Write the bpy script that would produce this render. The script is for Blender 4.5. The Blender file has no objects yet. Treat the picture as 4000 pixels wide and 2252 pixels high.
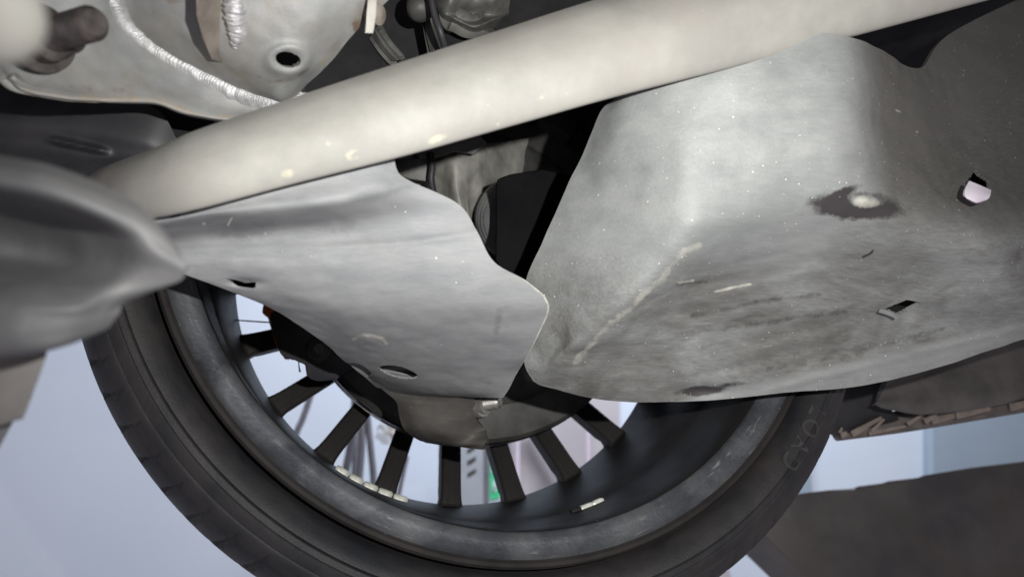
import bpy, bmesh, math, random
import numpy as np
from mathutils import Vector, Matrix, noise
random.seed(3)
SC = bpy.context.scene
COL = SC.collection

# ---------------------------------------------------------------- frame of the place
# world: X along the car, Y out of the car along the wheel axle, Z up.
F, CX, CY = 2800.0, 2000.0, 1126.0            # lens of the camera in photograph pixels
YAW, PIT = -0.2971, -0.2830
n_ = np.array([math.sin(YAW)*math.cos(PIT), math.sin(PIT), math.cos(YAW)*math.cos(PIT)])
u_ = np.array([0, 1.0, 0]) - n_*n_[1]; u_ /= np.linalg.norm(u_)
r_ = np.cross(u_, n_)
M3 = np.array([r_, n_, u_])                    # camera axes -> world axes
CAM = np.array([0.0, 0.0, 1.35])
HUB = M3 @ np.array([0.008, 0.0604, 0.5168]) + CAM   # wheel centre, at the inner bead plane

def at(px, py, d):
    return M3 @ np.array([(px-CX)/F*d, -(py-CY)/F*d, d]) + CAM
def at_y(px, py, Y):
    ray = M3 @ np.array([(px-CX)/F, -(py-CY)/F, 1.0])
    return CAM + ray*((Y-CAM[1])/ray[1])
def wheel_pt(s, r, th):
    return HUB + np.array([r*math.cos(th), s, r*math.sin(th)])
def wheel_angle(px, py, s):
    p = at_y(px, py, HUB[1]+s) - HUB
    return math.atan2(p[2], p[0]), math.hypot(p[0], p[2])

# ---------------------------------------------------------------- camera, world, lamps
cam_d = bpy.data.cameras.new('camera'); cam = bpy.data.objects.new('camera', cam_d); COL.objects.link(cam)
ex, ey, ez = M3 @ np.array([1, 0, 0]), M3 @ np.array([0, 1, 0]), -(M3 @ np.array([0, 0, 1]))
cam.matrix_world = Matrix(((ex[0], ey[0], ez[0], CAM[0]), (ex[1], ey[1], ez[1], CAM[1]), (ex[2], ey[2], ez[2], CAM[2]), (0, 0, 0, 1)))
cam_d.sensor_width = 36; cam_d.lens = 36*F/4000.0; cam_d.clip_start = 0.01; cam_d.clip_end = 60
cam_d.dof.use_dof = True; cam_d.dof.focus_distance = 0.47; cam_d.dof.aperture_fstop = 6.5
SC.camera = cam
SC.view_settings.view_transform = 'Standard'; SC.view_settings.look = 'None'; SC.view_settings.exposure = 0; SC.view_settings.gamma = 1

W = bpy.data.worlds.new('World'); SC.world = W; W.use_nodes = True
W.node_tree.nodes['Background'].inputs[0].default_value = (0.93, 0.86, 0.95, 1)
W.node_tree.nodes['Background'].inputs[1].default_value = 0.32

def lamp(name, kind, loc, tgt, power, color, **k):
    l = bpy.data.lights.new(name, kind); o = bpy.data.objects.new(name, l); COL.objects.link(o)
    o.location = Vector(loc); o.rotation_euler = (Vector(tgt)-Vector(loc)).to_track_quat('-Z', 'Y').to_euler()
    l.energy = power; l.color = color
    for a, v in k.items(): setattr(l, a, v)
    return o
torch_loc = CAM + M3 @ np.array([0.085, 0.045, 0.0])
lamp('torch', 'SPOT', torch_loc, at(2150, 900, 0.45), 12.6, (1.0, 0.99, 0.955), spot_size=math.radians(112), spot_blend=1.0, shadow_soft_size=0.004)
lamp('wall_fill_lamp', 'AREA', (1.25, 1.15, 3.3), (1.15, 2.6, 1.75), 92, (0.84, 0.90, 1.0), shape='RECTANGLE', size=2.0, size_y=0.4)  # added lamp without a fitting, brightens the wall

# ---------------------------------------------------------------- materials
def ramp(nt, fac, stops):
    r = nt.nodes.new('ShaderNodeValToRGB'); e = r.color_ramp.elements
    while len(e) < len(stops): e.new(0.5)
    for i, (p, c) in enumerate(stops):
        e[i].position = p; e[i].color = (*c, 1) if len(c) == 3 else c
    nt.links.new(fac, r.inputs[0]); return r.outputs[0]
def noise_tex(nt, co, scale, detail=6, rough=0.6, stretch=None, dist=0):
    t = nt.nodes.new('ShaderNodeTexNoise'); t.inputs['Scale'].default_value = scale
    t.inputs['Detail'].default_value = detail; t.inputs['Roughness'].default_value = rough; t.inputs['Distortion'].default_value = dist
    if stretch:
        m = nt.nodes.new('ShaderNodeMapping'); m.inputs['Scale'].default_value = stretch[:3]
        if len(stretch) > 3: m.inputs['Rotation'].default_value = stretch[3:]
        nt.links.new(co, m.inputs[0]); co = m.outputs[0]
    nt.links.new(co, t.inputs['Vector']); return t.outputs['Fac']
def mixc(nt, fac, a, b, mode='MIX'):
    m = nt.nodes.new('ShaderNodeMix'); m.data_type = 'RGBA'; m.blend_type = mode; m.clamp_factor = True
    for sock, v in ((m.inputs[0], fac), (m.inputs[6], a), (m.inputs[7], b)):
        if isinstance(v, (int, float)): sock.default_value = v
        elif isinstance(v, tuple): sock.default_value = (*v, 1)
        else: nt.links.new(v, sock)
    return m.outputs[2]
def math_n(nt, op, a, b=0.0, clamp=False):
    m = nt.nodes.new('ShaderNodeMath'); m.operation = op; m.use_clamp = clamp
    for sock, v in ((m.inputs[0], a), (m.inputs[1], b)):
        if isinstance(v, (int, float)): sock.default_value = v
        else: nt.links.new(v, sock)
    return m.outputs[0]
def attr(nt, name):
    a = nt.nodes.new('ShaderNodeAttribute'); a.attribute_name = name; return a.outputs['Fac']
def make_mat(name, c1, c2, scale=40, rough=0.5, metal=0.0, rough_var=0.12, bump=0.0, bump_scale=400,
             stretch=None, specks=0.0, speck_scale=260, speck_col=(0.85, 0.84, 0.78), marks=False, light=(0.6, 0.58, 0.5),
             dark=(0.04, 0.036, 0.036), dirt=None, dirt_scale=14, scratch=0.0, scratch_dir=(0, 0, 0), spec=0.5, contrast=0.5, light_noise=120, grime=False):
    m = bpy.data.materials.new(name); m.use_nodes = True; nt = m.node_tree; b = nt.nodes['Principled BSDF']
    tc = nt.nodes.new('ShaderNodeTexCoord'); co = tc.outputs['Object']
    nf = noise_tex(nt, co, scale, 8, 0.62, stretch)
    h = contrast/2
    col = ramp(nt, nf, [(0.5-h*0.5, c1), (0.5+h*0.5, c2)])
    if dirt:
        d = noise_tex(nt, co, dirt_scale, 7, 0.65, None, 0.6)
        df = ramp(nt, d, [(0.45, (0, 0, 0)), (0.72, (1, 1, 1))])
        if grime:
            st = noise_tex(nt, co, 11, 9, 0.62, (1.0, 2.6, 2.6), 0.5)
            df = math_n(nt, 'MULTIPLY', math_n(nt, 'MAXIMUM', df, ramp(nt, st, [(0.40, (0, 0, 0)), (0.66, (0.95, 0.95, 0.95))])), attr(nt, 'grime'))
            df = math_n(nt, 'MAXIMUM', df, attr(nt, 'brown'))
        col = mixc(nt, df, col, dirt)
        if grime:
            fine = noise_tex(nt, co, 105, 9, 0.68, (1.0, 6.0, 6.0), 0.3)
            g = ramp(nt, fine, [(0.34, (0.82, 0.82, 0.82)), (0.5, (1, 1, 1)), (0.68, (1.20, 1.19, 1.16))])
            col = mixc(nt, math_n(nt, 'ADD', math_n(nt, 'MULTIPLY', attr(nt, 'grime'), 0.65), 0.30), col, mixc(nt, 1.0, col, g, 'MULTIPLY'))
        if grime: col = mixc(nt, attr(nt, 'band_shade'), col, (0.135, 0.136, 0.14))
    if scratch:
        s = noise_tex(nt, co, 60, 3, 0.5, (1.0, 18.0, 1.0)+tuple(scratch_dir))
        s2 = noise_tex(nt, co, 25, 3, 0.5)
        sm = math_n(nt, 'MULTIPLY', ramp(nt, s, [(0.62, (0, 0, 0)), (0.70, (1, 1, 1))]), ramp(nt, s2, [(0.45, (0, 0, 0)), (0.6, (1, 1, 1))]))
        col = mixc(nt, math_n(nt, 'MULTIPLY', sm, scratch), col, (0.42, 0.42, 0.42))
    if marks:
        jn = noise_tex(nt, co, light_noise, 6, 0.7)
        for nm, c in (('mark_dark', dark), ('mark_light', light)):
            a = math_n(nt, 'ADD', attr(nt, nm), math_n(nt, 'MULTIPLY', math_n(nt, 'SUBTRACT', jn, 0.5), 0.9))
            a = math_n(nt, 'MULTIPLY', ramp(nt, a, [(0.30, (0, 0, 0)), (0.62, (1, 1, 1))]), ramp(nt, attr(nt, nm), [(0.02, (0, 0, 0)), (0.2, (1, 1, 1))]))
            col = mixc(nt, a, col, c)
    if specks:
        v = nt.nodes.new('ShaderNodeTexVoronoi'); v.inputs['Scale'].default_value = speck_scale; nt.links.new(co, v.inputs['Vector'])
        sep = nt.nodes.new('ShaderNodeSeparateColor'); nt.links.new(v.outputs['Color'], sep.inputs[0])
        on = math_n(nt, 'GREATER_THAN', sep.outputs[0], 1.0-specks)
        size = math_n(nt, 'MULTIPLY', math_n(nt, 'POWER', sep.outputs[1], 4.0), 0.13)
        near = math_n(nt, 'LESS_THAN', v.outputs['Distance'], math_n(nt, 'ADD', size, 0.05))
        on = math_n(nt, 'MULTIPLY', on, math_n(nt, 'ADD', math_n(nt, 'MULTIPLY', sep.outputs[2], 0.75), 0.2))
        col = mixc(nt, math_n(nt, 'MULTIPLY', on, near), col, speck_col)
    nt.links.new(col, b.inputs['Base Color'])
    rn = noise_tex(nt, co, scale*1.7, 5, 0.6)
    mr = nt.nodes.new('ShaderNodeMapRange'); mr.inputs[3].default_value = max(0.05, rough-rough_var); mr.inputs[4].default_value = min(1, rough+rough_var)
    nt.links.new(rn, mr.inputs[0]); nt.links.new(mr.outputs[0], b.inputs['Roughness'])
    b.inputs['Metallic'].default_value = metal; b.inputs['Specular IOR Level'].default_value = spec
    if bump:
        bn = nt.nodes.new('ShaderNodeBump'); bn.inputs['Strength'].default_value = bump; bn.inputs['Distance'].default_value = 0.0006
        nt.links.new(noise_tex(nt, co, bump_scale, 6, 0.7), bn.inputs['Height']); nt.links.new(bn.outputs[0], b.inputs['Normal'])
    return m

MT = {}
MT['bar'] = make_mat('pale_coated_metal', (0.262, 0.257, 0.236), (0.335, 0.329, 0.30), 22, 0.6, 0.0, bump=0.25, bump_scale=500, marks=True,
                     light=(0.52, 0.495, 0.375), dark=(0.30, 0.27, 0.24), specks=0.03, speck_scale=300, spec=0.35, speck_col=(0.5, 0.48, 0.4), dirt=(0.285, 0.266, 0.243), dirt_scale=9)
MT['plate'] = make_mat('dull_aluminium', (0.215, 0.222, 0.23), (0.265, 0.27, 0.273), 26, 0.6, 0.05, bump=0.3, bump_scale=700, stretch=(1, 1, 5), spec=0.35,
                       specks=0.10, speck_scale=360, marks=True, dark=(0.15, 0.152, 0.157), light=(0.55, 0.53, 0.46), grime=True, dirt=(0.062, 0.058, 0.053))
MT['tray'] = make_mat('dusty_grey_metal', (0.215, 0.226, 0.224), (0.28, 0.29, 0.286), 15, 0.52, 0.05, bump=0.35, bump_scale=600, stretch=(1.0, 2.0, 3.2), spec=0.4, grime=True,
                      specks=0.42, speck_scale=430, marks=True, dark=(0.042, 0.038, 0.039), light=(0.46, 0.45, 0.39), dirt=(0.108, 0.104, 0.096), dirt_scale=11)
MT['lump'] = make_mat('worn_grey_plastic', (0.084, 0.084, 0.088), (0.115, 0.115, 0.116), 35, 0.6, 0.0, bump=0.4, bump_scale=250)
MT['arm'] = make_mat('galvanised_steel', (0.205, 0.208, 0.208), (0.29, 0.295, 0.292), 30, 0.5, 0.12, bump=0.5, bump_scale=900, specks=0.10, speck_scale=380,
                     speck_col=(0.16, 0.13, 0.09), dirt=(0.225, 0.205, 0.175), dirt_scale=28, marks=True, dark=(0.15, 0.11, 0.08), light=(0.30, 0.24, 0.17), light_noise=200)
MT['weld'] = make_mat('bare_weld', (0.40, 0.40, 0.41), (0.58, 0.58, 0.58), 140, 0.32, 0.45, bump=0.6, bump_scale=1500)
MT['tan'] = make_mat('stained_steel', (0.17, 0.145, 0.125), (0.30, 0.265, 0.23), 60, 0.42, 0.3, bump=0.3, bump_scale=600)
MT['dark_steel'] = make_mat('dark_rusty_steel', (0.035, 0.03, 0.03), (0.085, 0.072, 0.068), 90, 0.5, 0.3, bump=0.5, bump_scale=800)
MT['bolt'] = make_mat('dull_zinc', (0.17, 0.165, 0.16), (0.30, 0.29, 0.27), 120, 0.42, 0.5, bump=0.3, bump_scale=900)
MT['rubber'] = make_mat('tyre_rubber', (0.0095, 0.0105, 0.014), (0.024, 0.0225, 0.0235), 20, 0.55, 0.0, bump=0.5, bump_scale=700, stretch=(1, 2.5, 1),
                        dirt=(0.040, 0.034, 0.032), dirt_scale=9, spec=0.35, specks=0.02, speck_scale=300, speck_col=(0.2, 0.18, 0.15))
MT['rubber_worn'] = make_mat('worn_rubber', (0.020, 0.019, 0.020), (0.032, 0.029, 0.029), 60, 0.65)
MT['boot'] = make_mat('boot_rubber', (0.16, 0.16, 0.165), (0.22, 0.22, 0.22), 60, 0.55, 0.0, bump=0.2)
MT['rim'] = make_mat('gloss_black_alloy', (0.017, 0.0157, 0.0158), (0.026, 0.0238, 0.0235), 30, 0.5, 0.0, 0.07, bump=0.10, bump_scale=300, spec=0.06, specks=0.05, speck_scale=300, speck_col=(0.3, 0.29, 0.27), dirt=(0.032, 0.029, 0.0275), dirt_scale=13)
MT['band'] = make_mat('scuffed_black_alloy', (0.085, 0.090, 0.105), (0.15, 0.155, 0.175), 24, 0.40, 0.85, 0.08, dirt=(0.24, 0.25, 0.26), dirt_scale=22, bump=0.35, bump_scale=420, scratch=0.8, scratch_dir=(0, 0.5, 0.7), specks=0.05, speck_scale=220)
MT['disc'] = make_mat('dusty_dark_shield', (0.040, 0.040, 0.039), (0.075, 0.073, 0.068), 45, 0.55, 0.1, bump=0.3, specks=0.06, speck_scale=200)
MT['groove'] = make_mat('oily_black_steel', (0.012, 0.012, 0.014), (0.03, 0.03, 0.032), 60, 0.35, 0.3)
MT['web'] = make_mat('brown_dusted_casting', (0.032, 0.030, 0.0275), (0.052, 0.048, 0.042), 38, 0.5, 0.1, bump=0.4, bump_scale=600, specks=0.10, speck_scale=260)
MT['cast'] = make_mat('grey_casting', (0.22, 0.215, 0.20), (0.38, 0.37, 0.33), 45, 0.55, 0.1, bump=0.6, bump_scale=350)
MT['cast_dark'] = make_mat('dark_casting', (0.06, 0.06, 0.058), (0.14, 0.14, 0.13), 35, 0.5, 0.1, bump=0.5, bump_scale=250)
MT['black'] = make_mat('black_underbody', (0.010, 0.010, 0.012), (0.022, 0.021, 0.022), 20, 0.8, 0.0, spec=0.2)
MT['black_plastic'] = make_mat('black_plastic', (0.016, 0.016, 0.020), (0.034, 0.033, 0.036), 20, 0.5, 0.0, spec=0.4)
MT['weight'] = make_mat('white_weight', (0.50, 0.50, 0.44), (0.74, 0.74, 0.68), 160, 0.35, 0.2, bump=0.2)
MT['orange'] = make_mat('orange_paint', (0.75, 0.20, 0.05), (0.85, 0.26, 0.07), 60, 0.4)
MT['string'] = make_mat('pale_wire', (0.45, 0.46, 0.36), (0.6, 0.6, 0.5), 90, 0.6)
MT['sill'] = make_mat('matt_sill_plastic', (0.075, 0.070, 0.068), (0.125, 0.115, 0.108), 25, 0.6, 0.0, bump=0.2, bump_scale=300)
MT['taupe'] = make_mat('taupe_fibre', (0.10, 0.088, 0.08), (0.17, 0.15, 0.135), 40, 0.8, bump=0.6, bump_scale=250)
MT['frayed'] = make_mat('frayed_beige_board', (0.15, 0.125, 0.105), (0.26, 0.215, 0.185), 60, 0.8, 0.0, bump=0.6, bump_scale=300)
MT['wall'] = make_mat('pale_blue_wall', (0.56, 0.62, 0.70), (0.61, 0.665, 0.74), 1.2, 0.8, 0.0, bump=0.05, bump_scale=60)
MT['wall_blue'] = make_mat('grey_blue_panel', (0.25, 0.31, 0.365), (0.28, 0.34, 0.395), 1.5, 0.7)
MT['beige'] = make_mat('beige_panel', (0.42, 0.39, 0.40), (0.46, 0.43, 0.44), 1.5, 0.7)
MT['column'] = make_mat('grey_enamel', (0.40, 0.435, 0.47), (0.45, 0.48, 0.51), 8, 0.4)
MT['slot'] = make_mat('slot_dark', (0.02, 0.02, 0.02), (0.035, 0.035, 0.03), 30, 0.6)
MT['green'] = make_mat('green_print', (0.07, 0.62, 0.28), (0.08, 0.68, 0.32), 12, 0.4)
MT['white'] = make_mat('white_print', (0.72, 0.75, 0.82), (0.78, 0.8, 0.86), 12, 0.5)
MT['hose'] = make_mat('grey_hose', (0.16, 0.165, 0.185), (0.21, 0.205, 0.23), 30, 0.45)
MT['pipe'] = make_mat('pinkish_pipe', (0.62, 0.54, 0.62), (0.7, 0.6, 0.68), 30, 0.4)
MT['lift'] = make_mat('rusty_lift_steel', (0.082, 0.081, 0.082), (0.135, 0.128, 0.122), 10, 0.65, 0.1, bump=0.5, bump_scale=160, dirt=(0.115, 0.094, 0.080), dirt_scale=4)

# ---------------------------------------------------------------- objects
ORG = {}
def finish(o, kind=None, label=None, cat=None, group=None):
    for k, v in (('kind', kind), ('label', label), ('category', cat), ('group', group)):
        if v: o[k] = v
    return o
def empty(name, loc, label, cat, group=None):
    o = bpy.data.objects.new(name, None); COL.objects.link(o); o.location = Vector(loc); o.empty_display_size = 0.05
    ORG[o.name] = np.array(loc, float); return finish(o, None, label, cat, group)
def link(name, V, Fc, mat, parent=None, smooth=True, attrs=None, mats=None, angle=40, label=None):
    V = np.asarray(V, float); c = (V.min(0)+V.max(0))/2
    me = bpy.data.meshes.new(name); me.from_pydata([tuple(x) for x in (V-c)], [], Fc); me.update()
    me.materials.append(mat)
    if mats:
        for mm in mats[0]: me.materials.append(mm)
        me.polygons.foreach_set('material_index', mats[1])
    for k, a in (attrs or {}).items():
        me.attributes.new(k, 'FLOAT', 'POINT').data.foreach_set('value', np.asarray(a, np.float32))
    if smooth:
        me.shade_smooth()
        if angle: me.set_sharp_from_angle(angle=math.radians(angle))
    o = bpy.data.objects.new(name, me); COL.objects.link(o)
    ORG[o.name] = c
    if parent: o.parent = parent; o.location = Vector(c-ORG[parent.name])
    else: o.location = Vector(c)
    if label: o['label'] = label
    return o

def cr(P, m):
    """Catmull-Rom through the rows of P (k x dim), m samples."""
    P = np.asarray(P, float); k = len(P)
    E = np.concatenate([[2*P[0]-P[1]], P, [2*P[-1]-P[-2]]])
    t = np.linspace(0, k-1, m); i = np.minimum(t.astype(int), k-2); f = (t-i).reshape((-1,)+(1,)*(P.ndim-1))
    a, b, c, d = E[i], E[i+1], E[i+2], E[i+3]
    return 0.5*(2*b+(c-a)*f+(2*a-5*b+4*c-d)*f**2+(3*b-a-3*c+d)*f**3)
def grid(rows, nv, nu):
    R = np.array([cr(r, nu) for r in rows])          # rows may have different point counts
    return cr(R, nv)
def punch(G, poly):
    """pull grid points near the hole's edge on to it; returns the cells inside."""
    X, Y = G[..., 0], G[..., 1]; A, B = poly, np.roll(poly, -1, 0)
    def inside(x, y):
        r = np.zeros(x.shape, bool)
        for (x0, y0), (x1, y1) in zip(A, B):
            if y0 != y1: r ^= ((y0 > y) != (y1 > y)) & (x < (x1-x0)*(y-y0)/(y1-y0)+x0)
        return r
    best = np.full(X.shape, 1e9); bx, by = X.copy(), Y.copy()
    for (x0, y0), (x1, y1) in zip(A, B):
        dx, dy = x1-x0, y1-y0; t = np.clip(((X-x0)*dx+(Y-y0)*dy)/(dx*dx+dy*dy+1e-9), 0, 1)
        qx, qy = x0+t*dx, y0+t*dy; d = np.hypot(X-qx, Y-qy); k = d < best
        best[k] = d[k]; bx[k] = qx[k]; by[k] = qy[k]
    cell = np.hypot(np.gradient(X, axis=1), np.gradient(Y, axis=1)); cell = np.minimum(cell, np.hypot(np.gradient(X, axis=0), np.gradient(Y, axis=0)))
    k = best < 0.62*cell
    G[..., 0][k] = bx[k]; G[..., 1][k] = by[k]
    cx = (G[:-1, :-1, 0]+G[:-1, 1:, 0]+G[1:, 1:, 0]+G[1:, :-1, 0])/4; cy = (G[:-1, :-1, 1]+G[:-1, 1:, 1]+G[1:, 1:, 1]+G[1:, :-1, 1])/4
    return inside(cx, cy)
def sheet(name, rows, mat, parent, t=0.002, nv=60, nu=60, relief=None, marks=None, bump=0.0, bscale=30, label=None, holes=()):
    G = grid(rows, nv, nu)
    def place(g): return np.stack([(g[..., 0]-CX)/F*g[..., 2], -(g[..., 1]-CY)/F*g[..., 2], g[..., 2]], -1) @ M3.T + CAM
    if relief is not None: G[..., 2] += relief(G[..., 0], G[..., 1])
    P = place(G); N = np.cross(np.gradient(P, axis=1), np.gradient(P, axis=0)); N /= np.maximum(np.linalg.norm(N, axis=-1, keepdims=True), 1e-12)
    if (N*(CAM-P)).sum() < 0: N = -N
    flip = np.dot(np.cross(P[nv//2, nu//2+1]-P[nv//2, nu//2], P[nv//2+1, nu//2]-P[nv//2, nu//2]), N[nv//2, nu//2]) < 0
    gone = np.zeros((nv-1, nu-1), bool)
    for poly in holes: gone |= punch(G, np.array(poly, float))
    P = place(G)
    if bump:
        for i in range(nv):
            for j in range(nu):
                q = Vector(P[i, j]*bscale); P[i, j] += N[i, j]*bump*(noise.noise(q)+0.5*noise.noise(q*2.3))
    front = P.reshape(-1, 3); back = (P-N*t).reshape(-1, 3)
    idx = np.arange(nv*nu).reshape(nv, nu); o = nv*nu
    keep = ~gone.ravel()
    a, b, c, d = (q.ravel()[keep] for q in (idx[:-1, :-1], idx[:-1, 1:], idx[1:, 1:], idx[1:, :-1]))
    fr = np.stack([a, b, c, d], 1)
    if flip: fr = fr[:, ::-1]
    bk = fr[:, ::-1]+o
    ed = np.concatenate([fr[:, [i, (i+1) % 4]] for i in range(4)]); es = set(map(tuple, ed.tolist()))
    rm = np.array([(p, p+o, q+o, q) for p, q in es if (q, p) not in es])
    at_ = {}
    if marks:
        for k, fn in marks.items():
            v = np.clip(fn(G[..., 0], G[..., 1]), 0, 1).ravel(); at_[k] = np.concatenate([v, v])
    return link(name, np.concatenate([front, back]), [tuple(map(int, f)) for f in np.concatenate([fr, bk, rm])], mat, parent, True, at_, None, 50, label)
def prism(name, pts, depth_vec, mat, parent, smooth=False, bevel=0.0, label=None):
    """pts: world polygon, extruded by depth_vec."""
    P = np.array(pts); k = len(P); Q = P+np.array(depth_vec)
    Fc = [tuple(range(k)), tuple(range(2*k-1, k-1, -1))]+[(i, i+k, (i+1) % k+k, (i+1) % k) for i in range(k)]
    o = link(name, np.concatenate([P, Q]), Fc, mat, parent, False, label=label)
    import bmesh
    bm = bmesh.new(); bm.from_mesh(o.data); bmesh.ops.recalc_face_normals(bm, faces=bm.faces)
    if bevel: bmesh.ops.bevel(bm, geom=list(bm.edges), offset=bevel, segments=2, affect='EDGES', profile=0.6)
    bm.to_mesh(o.data); bm.free()
    if bevel: o.data.shade_smooth(); o.data.set_sharp_from_angle(angle=math.radians(40))
    return o
def pprism(name, poly, d, thick, mat, parent, bevel=0.0, label=None):
    pts = [at(p[0], p[1], p[2] if len(p) > 2 else d) for p in poly]
    c = np.mean(pts, 0); v = (c-CAM)/np.linalg.norm(c-CAM)*thick
    return prism(name, pts, v, mat, parent, bevel=bevel, label=label)
def frames(P):
    T = np.gradient(P, axis=0); T /= np.linalg.norm(T, axis=1, keepdims=True)
    up = np.array([0.13, 0.71, 0.69]); A = np.cross(T, up); A /= np.linalg.norm(A, axis=1, keepdims=True); B = np.cross(T, A)
    return T, A, B
def tube(name, pts, rad, mat, parent, segs=14, m=40, flat=None, label=None, radfn=None, shift=None):
    P = cr(pts, m); R = cr(np.array(rad).reshape(-1, 1), m)[:, 0] if hasattr(rad, '__len__') else np.full(m, rad)
    T, A, B = frames(P); V = []
    for i in range(m):
        for j in range(segs):
            th = 2*math.pi*j/segs; rr = R[i]*(radfn(i/(m-1), th) if radfn else 1)
            V.append(P[i]+rr*(math.cos(th)*A[i]+math.sin(th)*B[i])+(T[i]*shift(i, th) if shift else 0))
    Fc = [(i*segs+j, i*segs+(j+1) % segs, (i+1)*segs+(j+1) % segs, (i+1)*segs+j) for i in range(m-1) for j in range(segs)]
    Fc += [tuple(range(segs-1, -1, -1)), tuple((m-1)*segs+j for j in range(segs))]
    return link(name, V, Fc, mat, parent, True, angle=55, label=label)
def lathe(name, origin, axis, prof, mat, parent, segs=64, label=None, hexa=False, rfn=None, angle=35, mats=None, closed=False):
    ax = np.array(axis, float); ax /= np.linalg.norm(ax)
    A = np.cross(ax, [0.1, 0.2, 1.0]); A /= np.linalg.norm(A); B = np.cross(ax, A); V = []; k = len(prof)
    for s, r in prof:
        for j in range(segs):
            th = 2*math.pi*j/segs; rr = rfn(s, r, th) if rfn else r
            V.append(np.array(origin)+ax*s+rr*(math.cos(th)*A+math.sin(th)*B))
    rows = k if closed else k-1
    Fc = [(i*segs+j, i*segs+(j+1) % segs, ((i+1) % k)*segs+(j+1) % segs, ((i+1) % k)*segs+j) for i in range(rows) for j in range(segs)]
    mi = [mats[1][i] for i in range(rows) for j in range(segs)] if mats else None
    if not closed:
        Fc += [tuple(range(segs-1, -1, -1)), tuple((k-1)*segs+j for j in range(segs))]
        if mi: mi += [0, 0]
    o = link(name, V, Fc, mat, parent, True, None, (mats[0], mi) if mats else None, angle, label)
    import bmesh
    bm = bmesh.new(); bm.from_mesh(o.data); bmesh.ops.recalc_face_normals(bm, faces=bm.faces); bm.to_mesh(o.data); bm.free()
    return o
def ell(cx, cy, rx, ry, rot=0, k=28):
    c, s = math.cos(math.radians(rot)), math.sin(math.radians(rot))
    return [(cx+rx*math.cos(a)*c-ry*math.sin(a)*s, cy+rx*math.cos(a)*s+ry*math.sin(a)*c) for a in (2*math.pi*i/k for i in range(k))]
# pattern helpers in the sheet's own drawing
def blob(x, y, cx, cy, rx, ry, rot=0):
    c, s = math.cos(math.radians(rot)), math.sin(math.radians(rot)); X, Y = x-cx, y-cy
    return np.clip(1.35-np.sqrt(((X*c+Y*s)/rx)**2+((-X*s+Y*c)/ry)**2), 0, 1)
def stroke(x, y, pts, w):
    out = np.zeros_like(x)
    for (x0, y0), (x1, y1) in zip(pts[:-1], pts[1:]):
        dx, dy = x1-x0, y1-y0; t = np.clip(((x-x0)*dx+(y-y0)*dy)/(dx*dx+dy*dy), 0, 1)
        out = np.maximum(out, np.clip(1.2-np.hypot(x-x0-t*dx, y-y0-t*dy)/w, 0, 1))
    return out

# ================================================================ the place behind the car
YW = 2.35
def slab(name, x0, x1, z0, z1, y0, y1, mat, parent=None, bevel=0.0, label=None):
    return prism(name, [(x0, y0, z0), (x1, y0, z0), (x1, y0, z1), (x0, y0, z1)], (0, y1-y0, 0), mat, parent, bevel=bevel, label=label)
wall = finish(slab('wall', -4.0, 4.2, 0.0, 4.2, YW, YW+0.15, MT['wall']), 'structure')

CAR_LOC = np.array([HUB[0], HUB[1], HUB[2]-0.3])
car = empty('car', CAR_LOC, 'raised car seen from below with black spoked wheel and grey underbody parts', 'car')

# ================================================================ wheel
# tyre: lathe about the axle, the tread shoulder notched
def tyre():
    segs = 84*8
    prof = [(0.020, 0.2405), (0.010, 0.2445), (0.006, 0.2468), (0.000, 0.2482), (-0.0045, 0.2498), (-0.0090, 0.2530), (-0.0122, 0.2570), (-0.0138, 0.2600), (-0.0145, 0.2625), (-0.0128, 0.2633), (-0.0138, 0.2642), (-0.0135, 0.2675), (-0.0127, 0.2683), (-0.0131, 0.2690),
            (-0.0118, 0.273), (-0.0100, 0.2752), (-0.0100, 0.2760), (-0.0085, 0.2785), (-0.0055, 0.2820), (-0.0030, 0.2835), (-0.0020, 0.2850), (0.0015, 0.2872), (0.006, 0.2896), (0.011, 0.2915),
            (0.017, 0.2930), (0.024, 0.2942), (0.034, 0.2953), (0.044, 0.2960), (0.046, 0.2900), (0.053, 0.2900), (0.055, 0.2964), (0.085, 0.2972), (0.120, 0.2974), (0.122, 0.291), (0.130, 0.291), (0.132, 0.2974),
            (0.180, 0.2955), (0.205, 0.290), (0.220, 0.275), (0.222, 0.255), (0.214, 0.242), (0.2, 0.236)]
    V = []; k = len(prof)
    for s, r in prof:
        for j in range(segs):
            ph = j/segs*84 + s*14; fr = ph-math.floor(ph)
            dr = 0
            if 0.004 < s < 0.205 and r > 0.288 and fr < 0.18: dr = -0.0034
            elif s <= 0.0041 and r > 0.2800 and fr < 0.16: dr = -0.0022
            V.append(wheel_pt(s, r+dr, 2*math.pi*j/segs))
    Fc = [(i*segs+(j+1) % segs, i*segs+j, ((i+1) % k)*segs+j, ((i+1) % k)*segs+(j+1) % segs) for i in range(k) for j in range(segs)]
    return V, Fc
wheel = lathe('wheel', HUB, (0, 1, 0), [(0.205, 0.0), (0.205, 0.055), (0.215, 0.066), (0.235, 0.068), (0.245, 0.05), (0.245, 0.0)], MT['rim'], car, 96,
              label='black multi spoke wheel with low profile tyre')
V, Fc = tyre(); ty = link('tyre', V, Fc, MT['rubber'], wheel, True, angle=32)
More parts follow.
